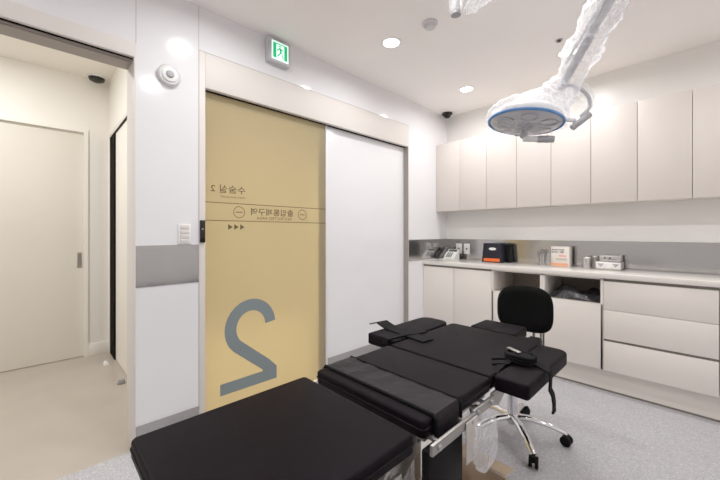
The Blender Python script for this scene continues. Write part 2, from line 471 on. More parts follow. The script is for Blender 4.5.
# two open-niche cabinets
for x0, x1, lab in ((.784, 1.229, 'base cabinet with open niche and door, behind the stool backrest'),
                    (1.23, 1.660, 'base cabinet whose open niche holds dark plastic-wrapped things')):
    t = thing('base_cabinet', lab, 'cabinet', ((x0+x1)/2, 3.37, .175))
    c = MB()
    c.box(x0, x0+.018, YF, BY-.005, .177, .882, .001); c.box(x1-.018, x1, YF, BY-.005, .177, .882, .001)
    c.box(x0, x1, YF+.02, BY-.005, .177, .195); c.box(x0, x1, YF+.02, BY-.005, .665, .683)
    c.box(x0, x1, YF, BY-.005, .872, .882)
    c.build('carcass', M['carc'], t)
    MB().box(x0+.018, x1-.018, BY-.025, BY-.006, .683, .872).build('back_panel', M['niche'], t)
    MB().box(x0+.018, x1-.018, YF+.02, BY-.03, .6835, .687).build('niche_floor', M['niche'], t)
    pl(x0, x1, .18, .683, 'door', t)
# drawer chest
t = thing('drawer_cabinet', 'wide base cabinet with three plain drawers at the right of the counter', 'drawers', (1.96, 3.37, .175))
MB().box(1.662, 2.266, YF+.02, BY-.005, .177, .88, .001).build('carcass', M['carc'], t)
for z0, z1 in ((.18, .405), (.421, .645), (.645, .862)): pl(1.660, 2.266, z0, z1, 'drawer', t)
g = MB(); g.box(1.662, 2.266, YF+.006, YF+.02, .864, .882); g.build('finger_rail_shade', M['edge'], t)
MB().box(1.662, 2.266, YF+.010, YF+.02, .405, .421).build('finger_rail_shade', M['edge'], t)  # dark filler, paints the shade between the two lower drawers
t = thing('base_cabinet', 'base cabinet at the right frame edge beyond the three drawers', 'cabinet', (2.6, 3.37, .175))
MB().box(2.268, 3.0, YF+.02, BY-.005, .177, .88, .001).build('carcass', M['carc'], t)
pl(2.268, 2.634, .18, .862, 'door', t); pl(2.634, 3.0, .18, .862, 'door', t)
MB().box(2.268, 3.0, YF+.006, YF+.02, .864, .882).build('finger_rail_shade', M['edge'], t)
ct = MB().box(.001, 3.05, 3.104, BY-.004, .884, .921, .003).build('countertop', M['stone'])
tag(ct, 'long glossy white countertop running along the back wall', 'countertop')

# ------------------------------------------------------------ counter things
CT = .9215
p = thing('telephone', 'grey-white desk telephone on the counter in the corner', 'phone', (.10, 3.36, CT))
PR = math.radians(2)
def P2(a, b, zz, rot=PR, c=(.135, 3.46)):
    return Vector((c[0]+a*math.cos(rot)-b*math.sin(rot), c[1]+a*math.sin(rot)+b*math.cos(rot), CT+zz))
b = MB()
def wedge(b, a0, a1, b0, b1, zf0, zf1, zb1):
    v = [b.bm.verts.new(P2(*q)) for q in ((a0, b0, zf0), (a1, b0, zf0), (a1, b1, zf0), (a0, b1, zf0), (a0, b0, zf1), (a1, b0, zf1), (a1, b1, zb1), (a0, b1, zb1))]
    for f in ((0, 1, 2, 3), (4, 5, 6, 7), (0, 1, 5, 4), (1, 2, 6, 5), (2, 3, 7, 6), (3, 0, 4, 7)): b.bm.faces.new([v[i] for i in f])
SA = math.atan2(.10, .13)
wedge(b, -.045, .085, -.065, .065, 0, .02, .12); b.build('base', M['phone'], p)
b = MB(); wedge(b, -.10, -.045, -.065, .065, 0, .012, .105); b.build('cradle', M['phone'], p)
b = MB(); e_ = (SA, 0, PR)
b.obox(P2(-.073, 0, .085), .036, .15, .022, e_, .008)
b.obox(P2(-.073, -.055, .035), .046, .045, .04, e_, .008)
b.obox(P2(-.073, .055, .12), .046, .045, .04, e_, .008)
b.build('handset', M['phonekey'], p)
def on(a, q, up=.002): return P2(a, -.065+q*math.cos(SA), .02+q*math.sin(SA)+up)
for i in range(3):
    for j in range(4):
        MB().obox(on(-.02+i*.026, .022+j*.022), .018, .014, .006, e_, .001).build('key', M['phonekey'], p)
MB().obox(on(.02, .132), .10, .036, .006, e_, .001).build('screen', M['lcd'], p)
for i, x in enumerate((.166, .268)):
    s_ = thing('wall_socket', ['left white wall socket with a black plug on the steel splashback', 'right white wall socket with an empty hole on the steel splashback'][i], 'socket', (x, BY-.01, .975), 'wall sockets behind the telephone')
    MB().box(x-.038, x+.038, BY-.013, BY-.0035, .985, 1.105, .003).build('plate', M['white'], s_)
    MB().lathe([(.012, BY-.0145), (.012, BY-.013)], (x, 0, 1.045), 16, 'y').build('hole', M['jack'], s_)
    if i == 0:
        MB().tube([(x, BY-.014, 1.03), (x, BY-.05, 1.03), (x+.012, BY-.075, 1.0), (x+.02, BY-.06, .955), (x-.02, BY-.08, .93), (x-.02, BY-.12, .928)], [.015, .015, .006, .0045, .0045, .0045], 10).build('plug', M['rubber'], s_)
# black dispenser box
b0 = thing('black_box', 'black box with white oval label and orange slot on the counter', 'box', (.66, 3.5, CT))
MB().prism([(.535, CT), (.76, CT), (.742, CT+.2), (.555, CT+.2)], 3.43, 3.57, 'y', .004).build('body', M['boxblack'], b0)
MB().box(.56, .73, 3.424, 3.432, CT+.010, CT+.042, .003).build('tray_slot', M['orange'], b0)
b = MB(); n = 20
b.prism([(.655+.038*math.cos(2*PI*i/n), CT+.142+.014*math.sin(2*PI*i/n)) for i in range(n)], 3.427, 3.431, 'y')
b.build('oval_label', M['white'], b0)
MB().prism([(.764, CT), (.80, CT), (.788, CT+.19), (.764, CT+.19)], 3.50, 3.595, 'y', .004).build('side_wing', M['rubber'], b0)
# tool holder
t = thing('instrument_holder', 'clear square holder full of black-handled scissors and pens left of the carton', 'holder', (1.15, 3.43, CT))
b = MB(); HT = CT+.135
b.box(1.10, 1.185, 3.395, 3.398, CT, HT); b.box(1.10, 1.185, 3.465, 3.468, CT, HT)
b.box(1.10, 1.103, 3.398, 3.465, CT, HT); b.box(1.182, 1.185, 3.398, 3.465, CT, HT); b.box(1.10, 1.185, 3.395, 3.468, CT, CT+.004)
b.build('holder_cup', M['clear'], t, smooth=False)
for i in range(8):
    x = 1.112+i*.0088; y = 3.408+(i*37 % 5)*.011; dx = .010*math.sin(i*2.1); hh = .105+.03*((i*53) % 4)/3
    steel_ = i % 2 == 1
    pen = MB().tube([(x, y, CT+.005), (x+dx*.6, y+.004, CT+hh)], .0035, 8).build('instrument', M['tin' if steel_ else 'blk'], None)
    tag(pen, 'thin steel instrument standing in the clear holder' if steel_ else 'black-ringed scissors handle standing in the clear holder', 'instrument', 'steel instruments in the holder' if steel_ else 'black scissors in the holder')
    if not steel_:
        q = MB(); c = Vector((x+dx*.7, y+.004, CT+hh+.012)); q.tube([c+Vector((.011*math.cos(a), 0, .014*math.sin(a))) for a in [2*PI*k/12 for k in range(13)]], .0035, 6)
        q2 = q.build('finger_ring', M['blk'], pen)
# carton
t = thing('carton', 'white medical supply carton with black lettering and orange base stripe on counter', 'box', (1.27, 3.5, CT))
MB().box(1.195, 1.345, 3.475, 3.575, CT, CT+.182, .001).build('carton_body', M['carton'], t)
def front(x0, z0): return lambda u, v: Vector((x0+u, 3.4735, z0+v))
text_mesh('carton_lettering', 'Alcohol Swab', .024, M['inkblack'], t, front(1.20, CT+.148), width=.105, bold=.0006)
text_mesh('carton_lettering', 'Sterile 100', .022, M['inkblack'], t, front(1.20, CT+.124), width=.10, bold=.0006)
MB().box(1.262, 1.322, 3.4735, 3.4755, CT+.092, CT+.102).build('pink_stripe', M['pink'], t)
MB().box(1.235, 1.325, 3.4735, 3.4755, CT+.055, CT+.078).build('pale_patch', M['olivep'], t)
MB().box(1.196, 1.334, 3.4735, 3.4755, CT+.004, CT+.03).build('orange_stripe', M['orangep'], t)
# tins
def tin(x, y, r, hgt, lab):
    t = thing('steel_canister', lab, 'canister', (x, y, CT), 'steel canisters beside the tray')
    MB().lathe([(r, 0), (r, hgt*.8)], (x, y, CT), 28).build('canister_body', M['tin'], t)
    MB().lathe([(r*1.04, hgt*.8), (r*1.04, hgt*.93), (r*.9, hgt), (.01, hgt+.001)], (x, y, CT), 28).build('lid', M['tin'], t)
tin(1.475, 3.50, .036, .098, 'left of two small round steel canisters between the carton and tray')
tin(1.518, 3.585, .022, .105, 'right of two small round steel canisters, touching the metal tray side')
t = thing('steel_tray', 'silver rectangular instrument tray with scalloped front on the counter', 'tray', (1.64, 3.5, CT))
b = MB()
b.box(1.548, 1.728, 3.43, 3.56, CT, CT+.068, .008)
b.build('tray_body', M['tin'], t)
MB().box(1.556, 1.72, 3.427, 3.431, CT+.014, CT+.062, .001).build('front_plate', M['white'], t)
for x in (1.588, 1.69):
    MB().prism([(x-.024, CT+.052), (x+.024, CT+.052), (x, CT+.022)], 3.424, 3.428, 'y').build('notch', M['grille'], t)
b = MB(); b.box(1.575, 1.72, 3.45, 3.555, CT+.069, CT+.118, .006); b.build('inner_box', M['tin'], t)
for x in (1.615, 1.65): MB().lathe([(.007, 3.447), (.007, 3.451)], (x, 0, CT+.098), 12, 'y').build('clasp', M['blk'], t)
# dark bundle in niche
def lump(name, x0, x1, y0, y1, z0, z1, m, lab, cat, seed, group=None):
    rnd = random.Random(seed); b = MB(); nx, ny = 26, 14; top = []; 
    for i in range(nx+1):
        row = []
        for j in range(ny+1):
            fx, fy = i/nx, j/ny
            e = min(1, 5*min(fx, 1-fx))*min(1, 4*min(fy, 1-fy))
            z = z0+.004+(z1-z0)*(e**.5)*(.55+.25*math.sin(fx*9+seed+fy*4)+.2*rnd.random())
            row.append(b.bm.verts.new((x0+(x1-x0)*fx, y0+(y1-y0)*fy, z)))
        top.append(row)
    for i in range(nx):
        for j in range(ny): b.bm.faces.new((top[i][j], top[i+1][j], top[i+1][j+1], top[i][j+1]))
    bot = [b.bm.verts.new(q) for q in ((x0, y0, z0), (x1, y0, z0), (x1, y1, z0), (x0, y1, z0))]
    b.bm.faces.new(bot)
    b.bm.faces.new([bot[0], bot[1]]+[top[i][0] for i in range(nx, -1, -1)])
    b.bm.faces.new([bot[3], bot[2]]+[top[i][ny] for i in range(nx, -1, -1)])
    b.bm.faces.new([bot[0], bot[3]]+[top[0][j] for j in range(ny, -1, -1)])
    b.bm.faces.new([bot[1], bot[2]]+[top[nx][j] for j in range(ny, -1, -1)])
    o = b.build(name, m); tag(o, lab, cat, group); return o
lump('plastic_bundle', 1.26, 1.63, 3.14, 3.42, .688, .79, M['bagdark'], 'flat dark bundle wrapped in clear plastic inside the right niche', 'bundle', 3)

# ------------------------------------------------------------ ceiling & wall fixtures
LAMPS = [(.57, .78, 'recessed round downlight above the doorway side, reflected in the glossy wall'),
         (.575, 1.90, 'large bright round recessed downlight nearer the green exit sign'),
         (.566, 3.046, 'smaller bright round downlight near the ceiling corner over the counter'),
         (1.45, .78, 'recessed round downlight over the foot end of the operating table'),
         (1.45, 1.90, 'recessed round downlight over the head end of the operating table'),
         (1.45, 3.0, 'recessed round downlight over the counter behind the draped lamp arm'),
         (2.9, 1.90, 'added fill downlight out of view right of the operating table'),  # this and the rest are unseen lamps added to fill the room
         (2.9, 3.0, 'added fill downlight out of view beyond the three drawers'),
         (2.9, .2, 'added fill downlight out of view beside the camera on the right'),
         (.8, -.6, 'added fill downlight out of view near the doorway')]
def downlight(x, y, z, lab, watt, col=(1, .995, .995), spread=168):
    t = thing('recessed_downlight', lab, 'ceiling light', (x, y, z), 'recessed ceiling downlights')
    MB().lathe([(.076, -.001), (.076, -.004), (.06, -.006), (.058, -.001)], (x, y, z), 40, cap=False).build('trim_ring', M['white'], t)
    MB().lathe([(.058, -.0015), (.058, -.0035), (.001, -.0036)], (x, y, z), 40).build('diffuser', M['bulb'], t)
    L = bpy.data.lights.new('downlight_lamp', 'AREA'); L.shape = 'DISK'; L.size = .11; L.energy = watt; L.color = col; L.spread = math.radians(spread)
    lo = bpy.data.objects.new('downlight_lamp', L); COL.objects.link(lo); lo.parent = t; lo.location = (0, 0, -.008)
WATT = 6.6
for x, y, l in LAMPS: downlight(x, y, CZ, l, WATT)
downlight(-1.1, -.6, CCZ, 'recessed downlight in the corridor ceiling beyond the doorway', 29, (1, .99, .985), 180)
downlight(-1.0, 1.3, CCZ, 'added unseen lamp lighting the golden glass door from behind', 38, (1, .985, .95), 100)  # unseen lamp, added and shaped to make the glass door luminous
downlight(-1.2, 2.6, CCZ, 'added unseen lamp in the hall behind the white wall panel', 22, (1, .985, .95), 115)  # second unseen lamp added for the light behind the glass

t = thing('smoke_detector', 'round white smoke detector on the ceiling beyond the first downlight', 'detector', (.908, 1.912, CZ))
MB().lathe([(.052, 0), (.052, -.010), (.046, -.016)], (.908, 1.912, CZ), 36).build('base_ring', M['sensor'], t)
MB().lathe([(.036, -.016), (.034, -.034), (.022, -.04), (.002, -.041)], (.908, 1.912, CZ), 32).build('sensor_head', M['sensor'], t)
def domecam(x, y, z, lab):
    t = thing('dome_camera', lab, 'camera', (x, y, z), 'black dome security cameras')
    MB().lathe([(.062, 0), (.062, -.014), (.055, -.022)], (x, y, z), 32).build('mount_ring', M['camdark'], t)
    MB().lathe([(.042, -.022), (.038, -.04), (.025, -.055), (.002, -.062)], (x, y, z), 32).build('dome', M['camdark'], t)
domecam(.075, 3.50, CZ, 'small black dome camera in the room corner of the ceiling')
t = thing('dome_camera', 'dark dome camera with white ring on the corridor ceiling', 'camera', (-1.985, .43, CCZ), 'black dome security cameras')
MB().lathe([(.075, 0), (.075, -.02)], (-1.985, .43, CCZ), 32).build('mount_ring', M['white'], t)
MB().lathe([(.068, -.02), (.06, -.045), (.03, -.06), (.002, -.065)], (-1.985, .43, CCZ), 32).build('dome', M['camdark'], t)
t = thing('ceiling_sprinkler', 'tiny dark sprinkler head on the ceiling left of the lamp arm', 'sprinkler', (1.455, 2.762, CZ))
MB().lathe([(.024, .0), (.024, -.003)], (1.455, 2.762, CZ), 20).build('escutcheon', M['grille'], t)
MB().lathe([(.012, -.003), (.010, -.010), (.014, -.012), (.014, -.014)], (1.455, 2.762, CZ), 16).build('nozzle', M['camdark'], t)
# round wall speaker
t = thing('wall_speaker', 'round white ringed device on the glossy wall panel left of the exit sign', 'speaker', (0, .56, 2.155))
c = (0, .56, 2.155)
MB().lathe([(.062, 0), (.062, .018), (.054, .026), (.05, .026)], c, 40, 'x').build('housing', M['sensor'], t)
MB().lathe([(.042, .026), (.040, .034), (.03, .036)], c, 36, 'x').build('ring', M['white'], t)
MB().lathe([(.022, .036), (.018, .046), (.002, .048)], c, 28, 'x').build('centre_grille', M['grille'], t)
# light switch
t = thing('light_switch', 'white wall switch plate with four rockers above the steel band', 'switch', (0, .645, 1.165))
MB().box(0, .008, .61, .682, 1.163, 1.285, .002).build('plate', M['white'], t)
for i in range(4): MB().box(.006, .0125, .622, .67, 1.171+i*.028, 1.194+i*.028, .002).build('rocker', M['trim'], t)
# exit sign
EX = -.033
t = thing('exit_sign', 'illuminated green running man exit sign on wall above the sliding door', 'sign', (0, 1.30+EX, 2.46))
MB().box(0, .05, 1.215+EX, 1.395+EX, 2.462, 2.628, .004).build('housing', M['sign'], t)
MB().box(.049, .0525, 1.24+EX, 1.375+EX, 2.482, 2.612, .001).build('sign_face', M['signw'], t)
g = MB(); g.box(.0525, .0535, 1.249+EX, 1.276+EX, 2.492, 2.602); g.box(.0525, .0535, 1.340+EX, 1.366+EX, 2.492, 2.602)
g.box(.0525, .0535, 1.276+EX, 1.34+EX, 2.594, 2.602); g.build('green_panel', M['green'], t)
g = MB()
X0 = .0532
def limb(a, b_, w=.0045):
    a = Vector(a); b_ = Vector(b_); d_ = (b_-a).normalized(); n_ = Vector((-d_.y, d_.x))*w
    v = [g.bm.verts.new((X0, q.x+EX, q.y)) for q in (a+n_, b_+n_, b_-n_, a-n_)]; g.bm.faces.new(v)
n = 14
g.bm.faces.new([g.bm.verts.new((X0, 1.304+EX+.008*math.cos(2*PI*i/n), 2.583+.008*math.sin(2*PI*i/n))) for i in range(n)])
limb((1.306, 2.573), (1.312, 2.540), .008); limb((1.303, 2.57), (1.289, 2.557)); limb((1.289, 2.557), (1.284, 2.545))
limb((1.309, 2.57), (1.323, 2.558)); limb((1.323, 2.558), (1.333, 2.565)); limb((1.311, 2.542), (1.298, 2.524)); limb((1.298, 2.524), (1.284, 2.505))
limb((1.313, 2.541), (1.327, 2.526)); limb((1.327, 2.526), (1.330, 2.500))
g.build('running_figure', M['green'], t, smooth=False)

# ------------------------------------------------------------ operating table
T = thing('operating_table', 'black cushioned operating table with straps and arm boards in the middle', 'operating table', (1.4, 1.0, 0))
ZT, ZB = .70, .648
def cushion(name, pts, z0=ZB, z1=ZT, m='black', bev=.009):
    o = MB().prism(pts, z0, z1, 'z', bev, 3).build(name, M[m], T); return o
def rect(x0, x1, y0, y1): return [(x0, y0), (x1, y0), (x1, y1), (x0, y1)]
def rrect(x0, x1, y0, y1, r, corners=(1, 1, 1, 1), n=6):
    out = []
    for k, (cx, cy, a0) in enumerate(((x0, y0, 180), (x1, y0, 270), (x1, y1, 0), (x0, y1, 90))):
        rr = r if corners[k] else .013
        cx += rr*(1 if k in (0, 3) else -1); cy += rr*(1 if k in (0, 1) else -1)
        for i in range(n+1):
            a = math.radians(a0+90*i/n); out.append((cx+rr*math.cos(a), cy+rr*math.sin(a)))
    return out
lc = cushion('leg_cushion', rrect(1.165, 1.669, .174, .718, .016))
def piping(parent, pts, z, r=.0022):
    pp = [(x, y, z) for x, y in pts]+[(pts[0][0], pts[0][1], z)]
    MB().tube(pp, r, 6, cap=False).build('piping', M['black2'], parent)
# parts are authored in table space: sub-part offset equals the table's own
for o in (lc,): o['_w'] = T['_w']
piping(lc, rrect(1.164, 1.670, .173, .719, .016), .676)
sc = cushion('seat_cushion', rrect(1.156, 1.655, .775, 1.197, .015)); sc['_w'] = T['_w']
piping(sc, rrect(1.155, 1.656, .774, 1.198, .015), .676)
bc = cushion('back_cushion', rrect(1.16, 1.65, 1.207, 1.772, .03, (0, 0, 1, 1)))
cushion('head_cushion', rrect(1.262, 1.506, 1.782, 1.99, .02))
ra = cushion('arm_cushion', rrect(1.653, 1.778, 1.220, 1.722, .05, (0, 0, 1, 0)), .645, .701)
la = cushion('arm_cushion', rrect(.958, 1.145, 1.258, 1.775, .06, (0, 0, 1, 1)), .645, .702)
MB().prism(rrect(1.515, 1.63, 1.776, 1.845, .012), .660, .686, 'z', .003).build('back_bracket', M['black2'], T)
# cross strap over the seat section
b = MB(); W = .135; SY_ = .892
pts = [(1.146, SY_, .64), (1.148, SY_, .69), (1.154, SY_, .7025)]
for i in range(1, 18):
    x = 1.154+(1.65-1.154)*i/18; pts.append((x, SY_, .7032+.0025*math.sin(i*1.7)*(1 if i < 8 else .4)))
pts += [(1.656, SY_, .7035), (1.661, SY_, .695), (1.662, SY_, .66), (1.661, SY_, .632)]
b.strip(pts, (0, W, 0), .004); b.build('body_strap', M['band'], T)
for y in (SY_-.069, SY_+.069):
    b = MB()
    b.tube([(1.145, y, .64), (1.147, y, .69), (1.154, y, .703), (1.4, y, .7045), (1.654, y, .704), (1.6635, y, .695), (1.664, y, .635)], .0062, 8)
    b.build('strap_hem', M['velcro'], T)
# left wrist strap
b = MB(); q = [(.878, 1.40, .712), (.92, 1.412, .726), (.965, 1.41, .712), (1.02, 1.405, .704), (1.10, 1.395, .703), (1.18, 1.385, .704), (1.262, 1.372, .704)]
b.strip(q, (.012, .076, 0), .007); b.build('wrist_strap', M['velcro'], T)
b = MB(); b.strip([(1.155, 1.50, .703), (1.15, 1.42, .7075), (1.13, 1.36, .7095), (1.10, 1.25, .7035), (1.095, 1.243, .68)], (.03, .0, 0), .005); b.build('strap_tail', M['velcro'], T)
# right wrist cuff
b = MB()
q = [(1.60, 1.36, .703), (1.63, 1.40, .71), (1.655, 1.425, .735)]
b.strip([(1.575, 1.385, .703), (1.60, 1.395, .709), (1.635, 1.41, .712)], (-.012, .04, 0), .007)
b.strip([(1.60, 1.33, .703), (1.62, 1.345, .706), (1.655, 1.37, .707)], (-.012, .036, 0), .007)
b.build('wrist_strap', M['velcro'], T)
cuff = MB()
for k in range(3):
    ring = []
    for i in range(17):
        a = 2*PI*i/16; ring.append((1.675+.055*math.cos(a), 1.425+.042*math.sin(a)+.0*k, .709+.011*k+.003*math.sin(3*a)))
    cuff.tube(ring, .009, 8, cap=False)
cuff.obox((1.675, 1.425, .718), .10, .075, .03, (0, 0, .1), .01, 3)
cf = cuff.build('wrist_cuff', M['velcro'], T); cf['_w'] = T['_w']
MB().obox((1.645, 1.435, .741), .06, .018, .004, (0, .05, -.35), .001).build('buckle_plate', M['brushed'], cf)
b = MB(); b.strip([(1.66, 1.22, .66), (1.64, 1.27, .700), (1.635, 1.33, .704), (1.65, 1.38, .712), (1.67, 1.40, .72)], (.025, 0, 0), .004)
b.strip([(1.72, 1.425, .715), (1.76, 1.42, .7065), (1.79, 1.405, .703), (1.797, 1.39, .68), (1.798, 1.38, .645), (1.806, 1.385, .625), (1.812, 1.378, .60), (1.814, 1.37, .575)], (0, .030, .004), .005)
b.obox((1.814, 1.369, .573), .007, .034, .010, (0, 0, 0), .001)
b.build('cuff_tail', M['velcro'], T)
# frames under cushions
f = MB()
f.box(1.19, 1.645, .2, .69, .628, .647, .003); f.box(1.19, 1.64, .80, 1.18, .628, .647, .003); f.box(1.19, 1.63, 1.23, 1.75, .628, .647, .003)
f.box(1.29, 1.48, 1.75, 1.96, .632, .647, .003)
f.box(1.02, 1.19, 1.44, 1.5, .626, .644, .003); f.box(1.63, 1.74, 1.45, 1.51, .626, .644, .003)
f.build('section_frame', M['brushed'], T)
def rail(x, y0, y1, z0=.632, z1=.662):
    r = MB().box(x-.005, x+.005, y0, y1, z0, z1, .0015).build('side_rail', M['brushed'], T); r['_w'] = T['_w']
    sgn = 1 if x > 1.4 else -1
    for y in (y0+.03, y1-.03): MB().lathe([(.008, 0), (.008, sgn*.006), (.004, sgn*.008)], (x+sgn*.005, y, (z0+z1)/2), 12, 'x').build('bolt', M['grille'], r)
    for y in (y0+.05, y1-.05): MB().lathe([(.007, 0), (.007, -sgn*.05)], (x-sgn*.005, y, (z0+z1)/2), 10, 'x').build('rail_spacer', M['brushed'], r)
rail(1.692, .757, 1.0); rail(1.14, .80, 1.17); rail(1.665, .30, .66, .60, .625); rail(1.668, 1.03, 1.19, .615, .645)
MB().prism([(1.19, .646), (1.34, .646), (1.34, .63), (1.25, .585), (1.19, .60)], 1.655, 1.662, 'x', .001).build('hinge_plate', M['brushed'], T)
MB().prism([(.655, .648), (.80, .648), (.80, .58), (.74, .54), (.70, .56)], 1.60, 1.612, 'x', .001).build('hinge_plate', M['brushed'], T)
MB().box(1.655, 1.682, .762, .945, .12, .634, .006).build('hanging_side_cover', M['black2'], T)
f = MB(); f.tube([(1.60, .33, .61), (1.60, .36, .52), (1.60, .62, .52), (1.60, .70, .60)], .008, 10)
f.tube([(1.50, .33, .61), (1.50, .36, .52), (1.50, .62, .52), (1.50, .70, .60)], .008, 10)
f.tube([(1.50, .5, .52), (1.60, .5, .52)], .008, 10); f.build('leg_support_bar', M['brushed'], T)
MB().tube([(1.56, .64, .44), (1.59, .66, .56), (1.60, .72, .60)], .012, 12).build('gas_strut', M['chrome'], T)
c = MB(); c.box(1.21, 1.39, .80, 1.14, .10, .42, .01); c.box(1.235, 1.365, .84, 1.10, .42, .60, .008); c.box(1.2, 1.6, .82, 1.16, .595, .63, .004); c.build('column', M['brushed'], T)
c = MB(); c.box(1.10, 1.392, .45, 1.55, .03, .11, .02, 3); c.build('base', M['white'], T)
for x, y in ((1.16, .52), (1.34, .52), (1.16, 1.48), (1.34, 1.48)):
    MB().lathe([(.028, 0), (.028, .031)], (x, y, 0), 20).build('foot', M['rubber'], T)

# clear bag hanging from table rail, waste panel, cardboard box
def bag(name, cx, cy, w, d, z0, z1, m, seed, parent=None):
    rnd = random.Random(seed); b = MB(); n = 20; rings = []; K = 12
    for k in range(K+1):
        fz = k/K; z = z0+(z1-z0)*fz; s_ = (math.sin(min(1, fz*2.2+.12)*PI/2))*(1-.25*fz)
        rings.append([b.bm.verts.new((cx+w/2*s_*(math.cos(a)+.09*rnd.uniform(-1, 1)), cy+d/2*s_*(math.sin(a)+.09*rnd.uniform(-1, 1)), z)) for a in [2*PI*j/n for j in range(n)]])
    for A, B in zip(rings, rings[1:]):
        for j in range(n): b.bm.faces.new((A[j], A[(j+1) % n], B[(j+1) % n], B[j]))
    b.bm.faces.new(rings[0][::-1])
    return b.build(name, m, parent)
tag(bag('plastic_bag', 1.735, .985, .05, .15, .505, .655, M['bag'], 4), 'clear plastic bag hanging from the table rail by the black side cover', 'bag')
bag('clear_guard', 1.56, .80, .07, .10, .40, .60, M['bag'], 9, T)
pn = MB().box(1.698, 1.702, .93, 1.0, .53, .655, .001).build('plastic_sheet', M['pinkpanel']); tag(pn, 'pale plastic sheet hanging on the outer face of the steel rail', 'sheet')
t = thing('cardboard_box', 'open tan cardboard box on the floor beneath the operating table', 'box', (1.53, 1.2, 0))
b = MB(); x0, x1, y0, y1, hz = 1.41, 1.652, 1.0, 1.35, .25
b.box(x0, x1, y0, y1, 0, .006); b.box(x0, x0+.005, y0, y1, 0, hz); b.box(x1-.005, x1, y0, y1, 0, hz); b.box(x0, x1, y0, y0+.005, 0, hz); b.box(x0, x1, y1-.005, y1, 0, hz)
b.build('box_body', M['card'], t)
b = MB(); b.obox((x1+.03, (y0+y1)/2, hz-.035), .004, .34, .09, (0, -.7, 0)); b.build('flap', M['card'], t)
b = MB(); b.obox((1.53, y1+.04, hz+.0), .235, .085, .004, (-.15, 0, 0)); b.build('flap', M['card'], t)

# ------------------------------------------------------------ stool
SX, SY = 1.384, 2.085
T2 = thing('office_chair', 'black backed swivel stool with chrome five star base on casters', 'chair', (SX, SY, 0))
ang0 = math.atan2(1.87-SY, 1.579-SX)
hub = MB(); hub.lathe([(.03, .075), (.034, .085), (.034, .13), (.026, .14)], (SX, SY, 0), 24); hub.build('hub', M['chrome'], T2)
MB().lathe([(.030, .13), (.030, .33), (.018, .331), (.018, .43)], (SX, SY, 0), 24).build('gas_column', M['chrome'], T2)
for k in range(5):
    a = ang0+k*2*PI/5; dx, dy = math.cos(a), math.sin(a)
    MB().tube([(SX+dx*.02, SY+dy*.02, .115), (SX+dx*.10, SY+dy*.10, .118), (SX+dx*.20, SY+dy*.20, .10), (SX+dx*.27, SY+dy*.27, .075), (SX+dx*.285, SY+dy*.285, .066)], [.025, .023, .020, .017, .014], 12, squash=.75).build('leg', M['chrome'], T2)
    cx, cy = SX+dx*.285, SY+dy*.285; pa = a+1.1
    c_ = MB()
    for s_ in (-1, 1):
        ox, oy = math.cos(pa)*.015*s_, math.sin(pa)*.015*s_
        c_.tube([(cx+ox-math.cos(pa)*.008, cy+oy-math.sin(pa)*.008, .030), (cx+ox+math.cos(pa)*.008, cy+oy+math.sin(pa)*.008, .030)], .029, 20)
    c_.obox((cx, cy, .042), .03, .03, .03, (0, 0, pa), .006)
    c_.build('caster', M['rubber'], T2)
MB().lathe([(.16, .43), (.20, .445), (.205, .475), (.19, .495), (.10, .505), (.002, .506)], (SX, SY, 0), 40).build('seat', M['fabric'], T2)
# backrest: rounded curved pad, facing back towards the table
BXc, BYc = 1.372, 2.335; brot = .16
b = MB(); nx, nz = 20, 16; HW, HH = .168, .152
def super_(u, v):
    # map square to rounded rectangle
    r = .085; x = u*HW; z = v*HH
    return x, z
def pad(side):
    g_ = []
    for i in range(nx+1):
        row = []
        for j in range(nz+1):
            u = -1+2*i/nx; v = -1+2*j/nz
            # squircle mapping keeps rounded corners
            k = 1/max(1e-6, ((abs(u)**3.2+abs(v)**3.2)**(1/3.2))) * max(abs(u), abs(v)) if (u or v) else 1
            x = u*HW*k; z = v*HH*k
            e = max(abs(u), abs(v)); th = .030*math.sqrt(max(0, 1-e**6))
            curve = .045*(u*k)**2
            row.append(b.bm.verts.new((x, side*th-curve, z)))
        g_.append(row)
    for i in range(nx):
        for j in range(nz): b.bm.faces.new((g_[i][j], g_[i+1][j], g_[i+1][j+1], g_[i][j+1]))
pad(1); pad(-1)
bmesh.ops.remove_doubles(b.bm, verts=b.bm.verts[:], dist=.0005)
for v in b.bm.verts:
    x, y, z = v.co
    v.co = Vector((BXc+x*math.cos(brot)-y*math.sin(brot), BYc+x*math.sin(brot)+y*math.cos(brot), .727+z))
b.build('backrest', M['fabric'], T2)
MB().tube([(SX, SY+.02, .42), (SX+.02, SY+.2, .425), (1.402, 2.40, .45), (1.402, 2.405, .52), (1.398, 2.395, .66)], .010, 10, squash=.6).build('back_bar', M['chrome'], T2)
MB().box(1.372, 1.432, 2.38, 2.43, .50, .528, .004).build('bracket', M['rubber'], T2)

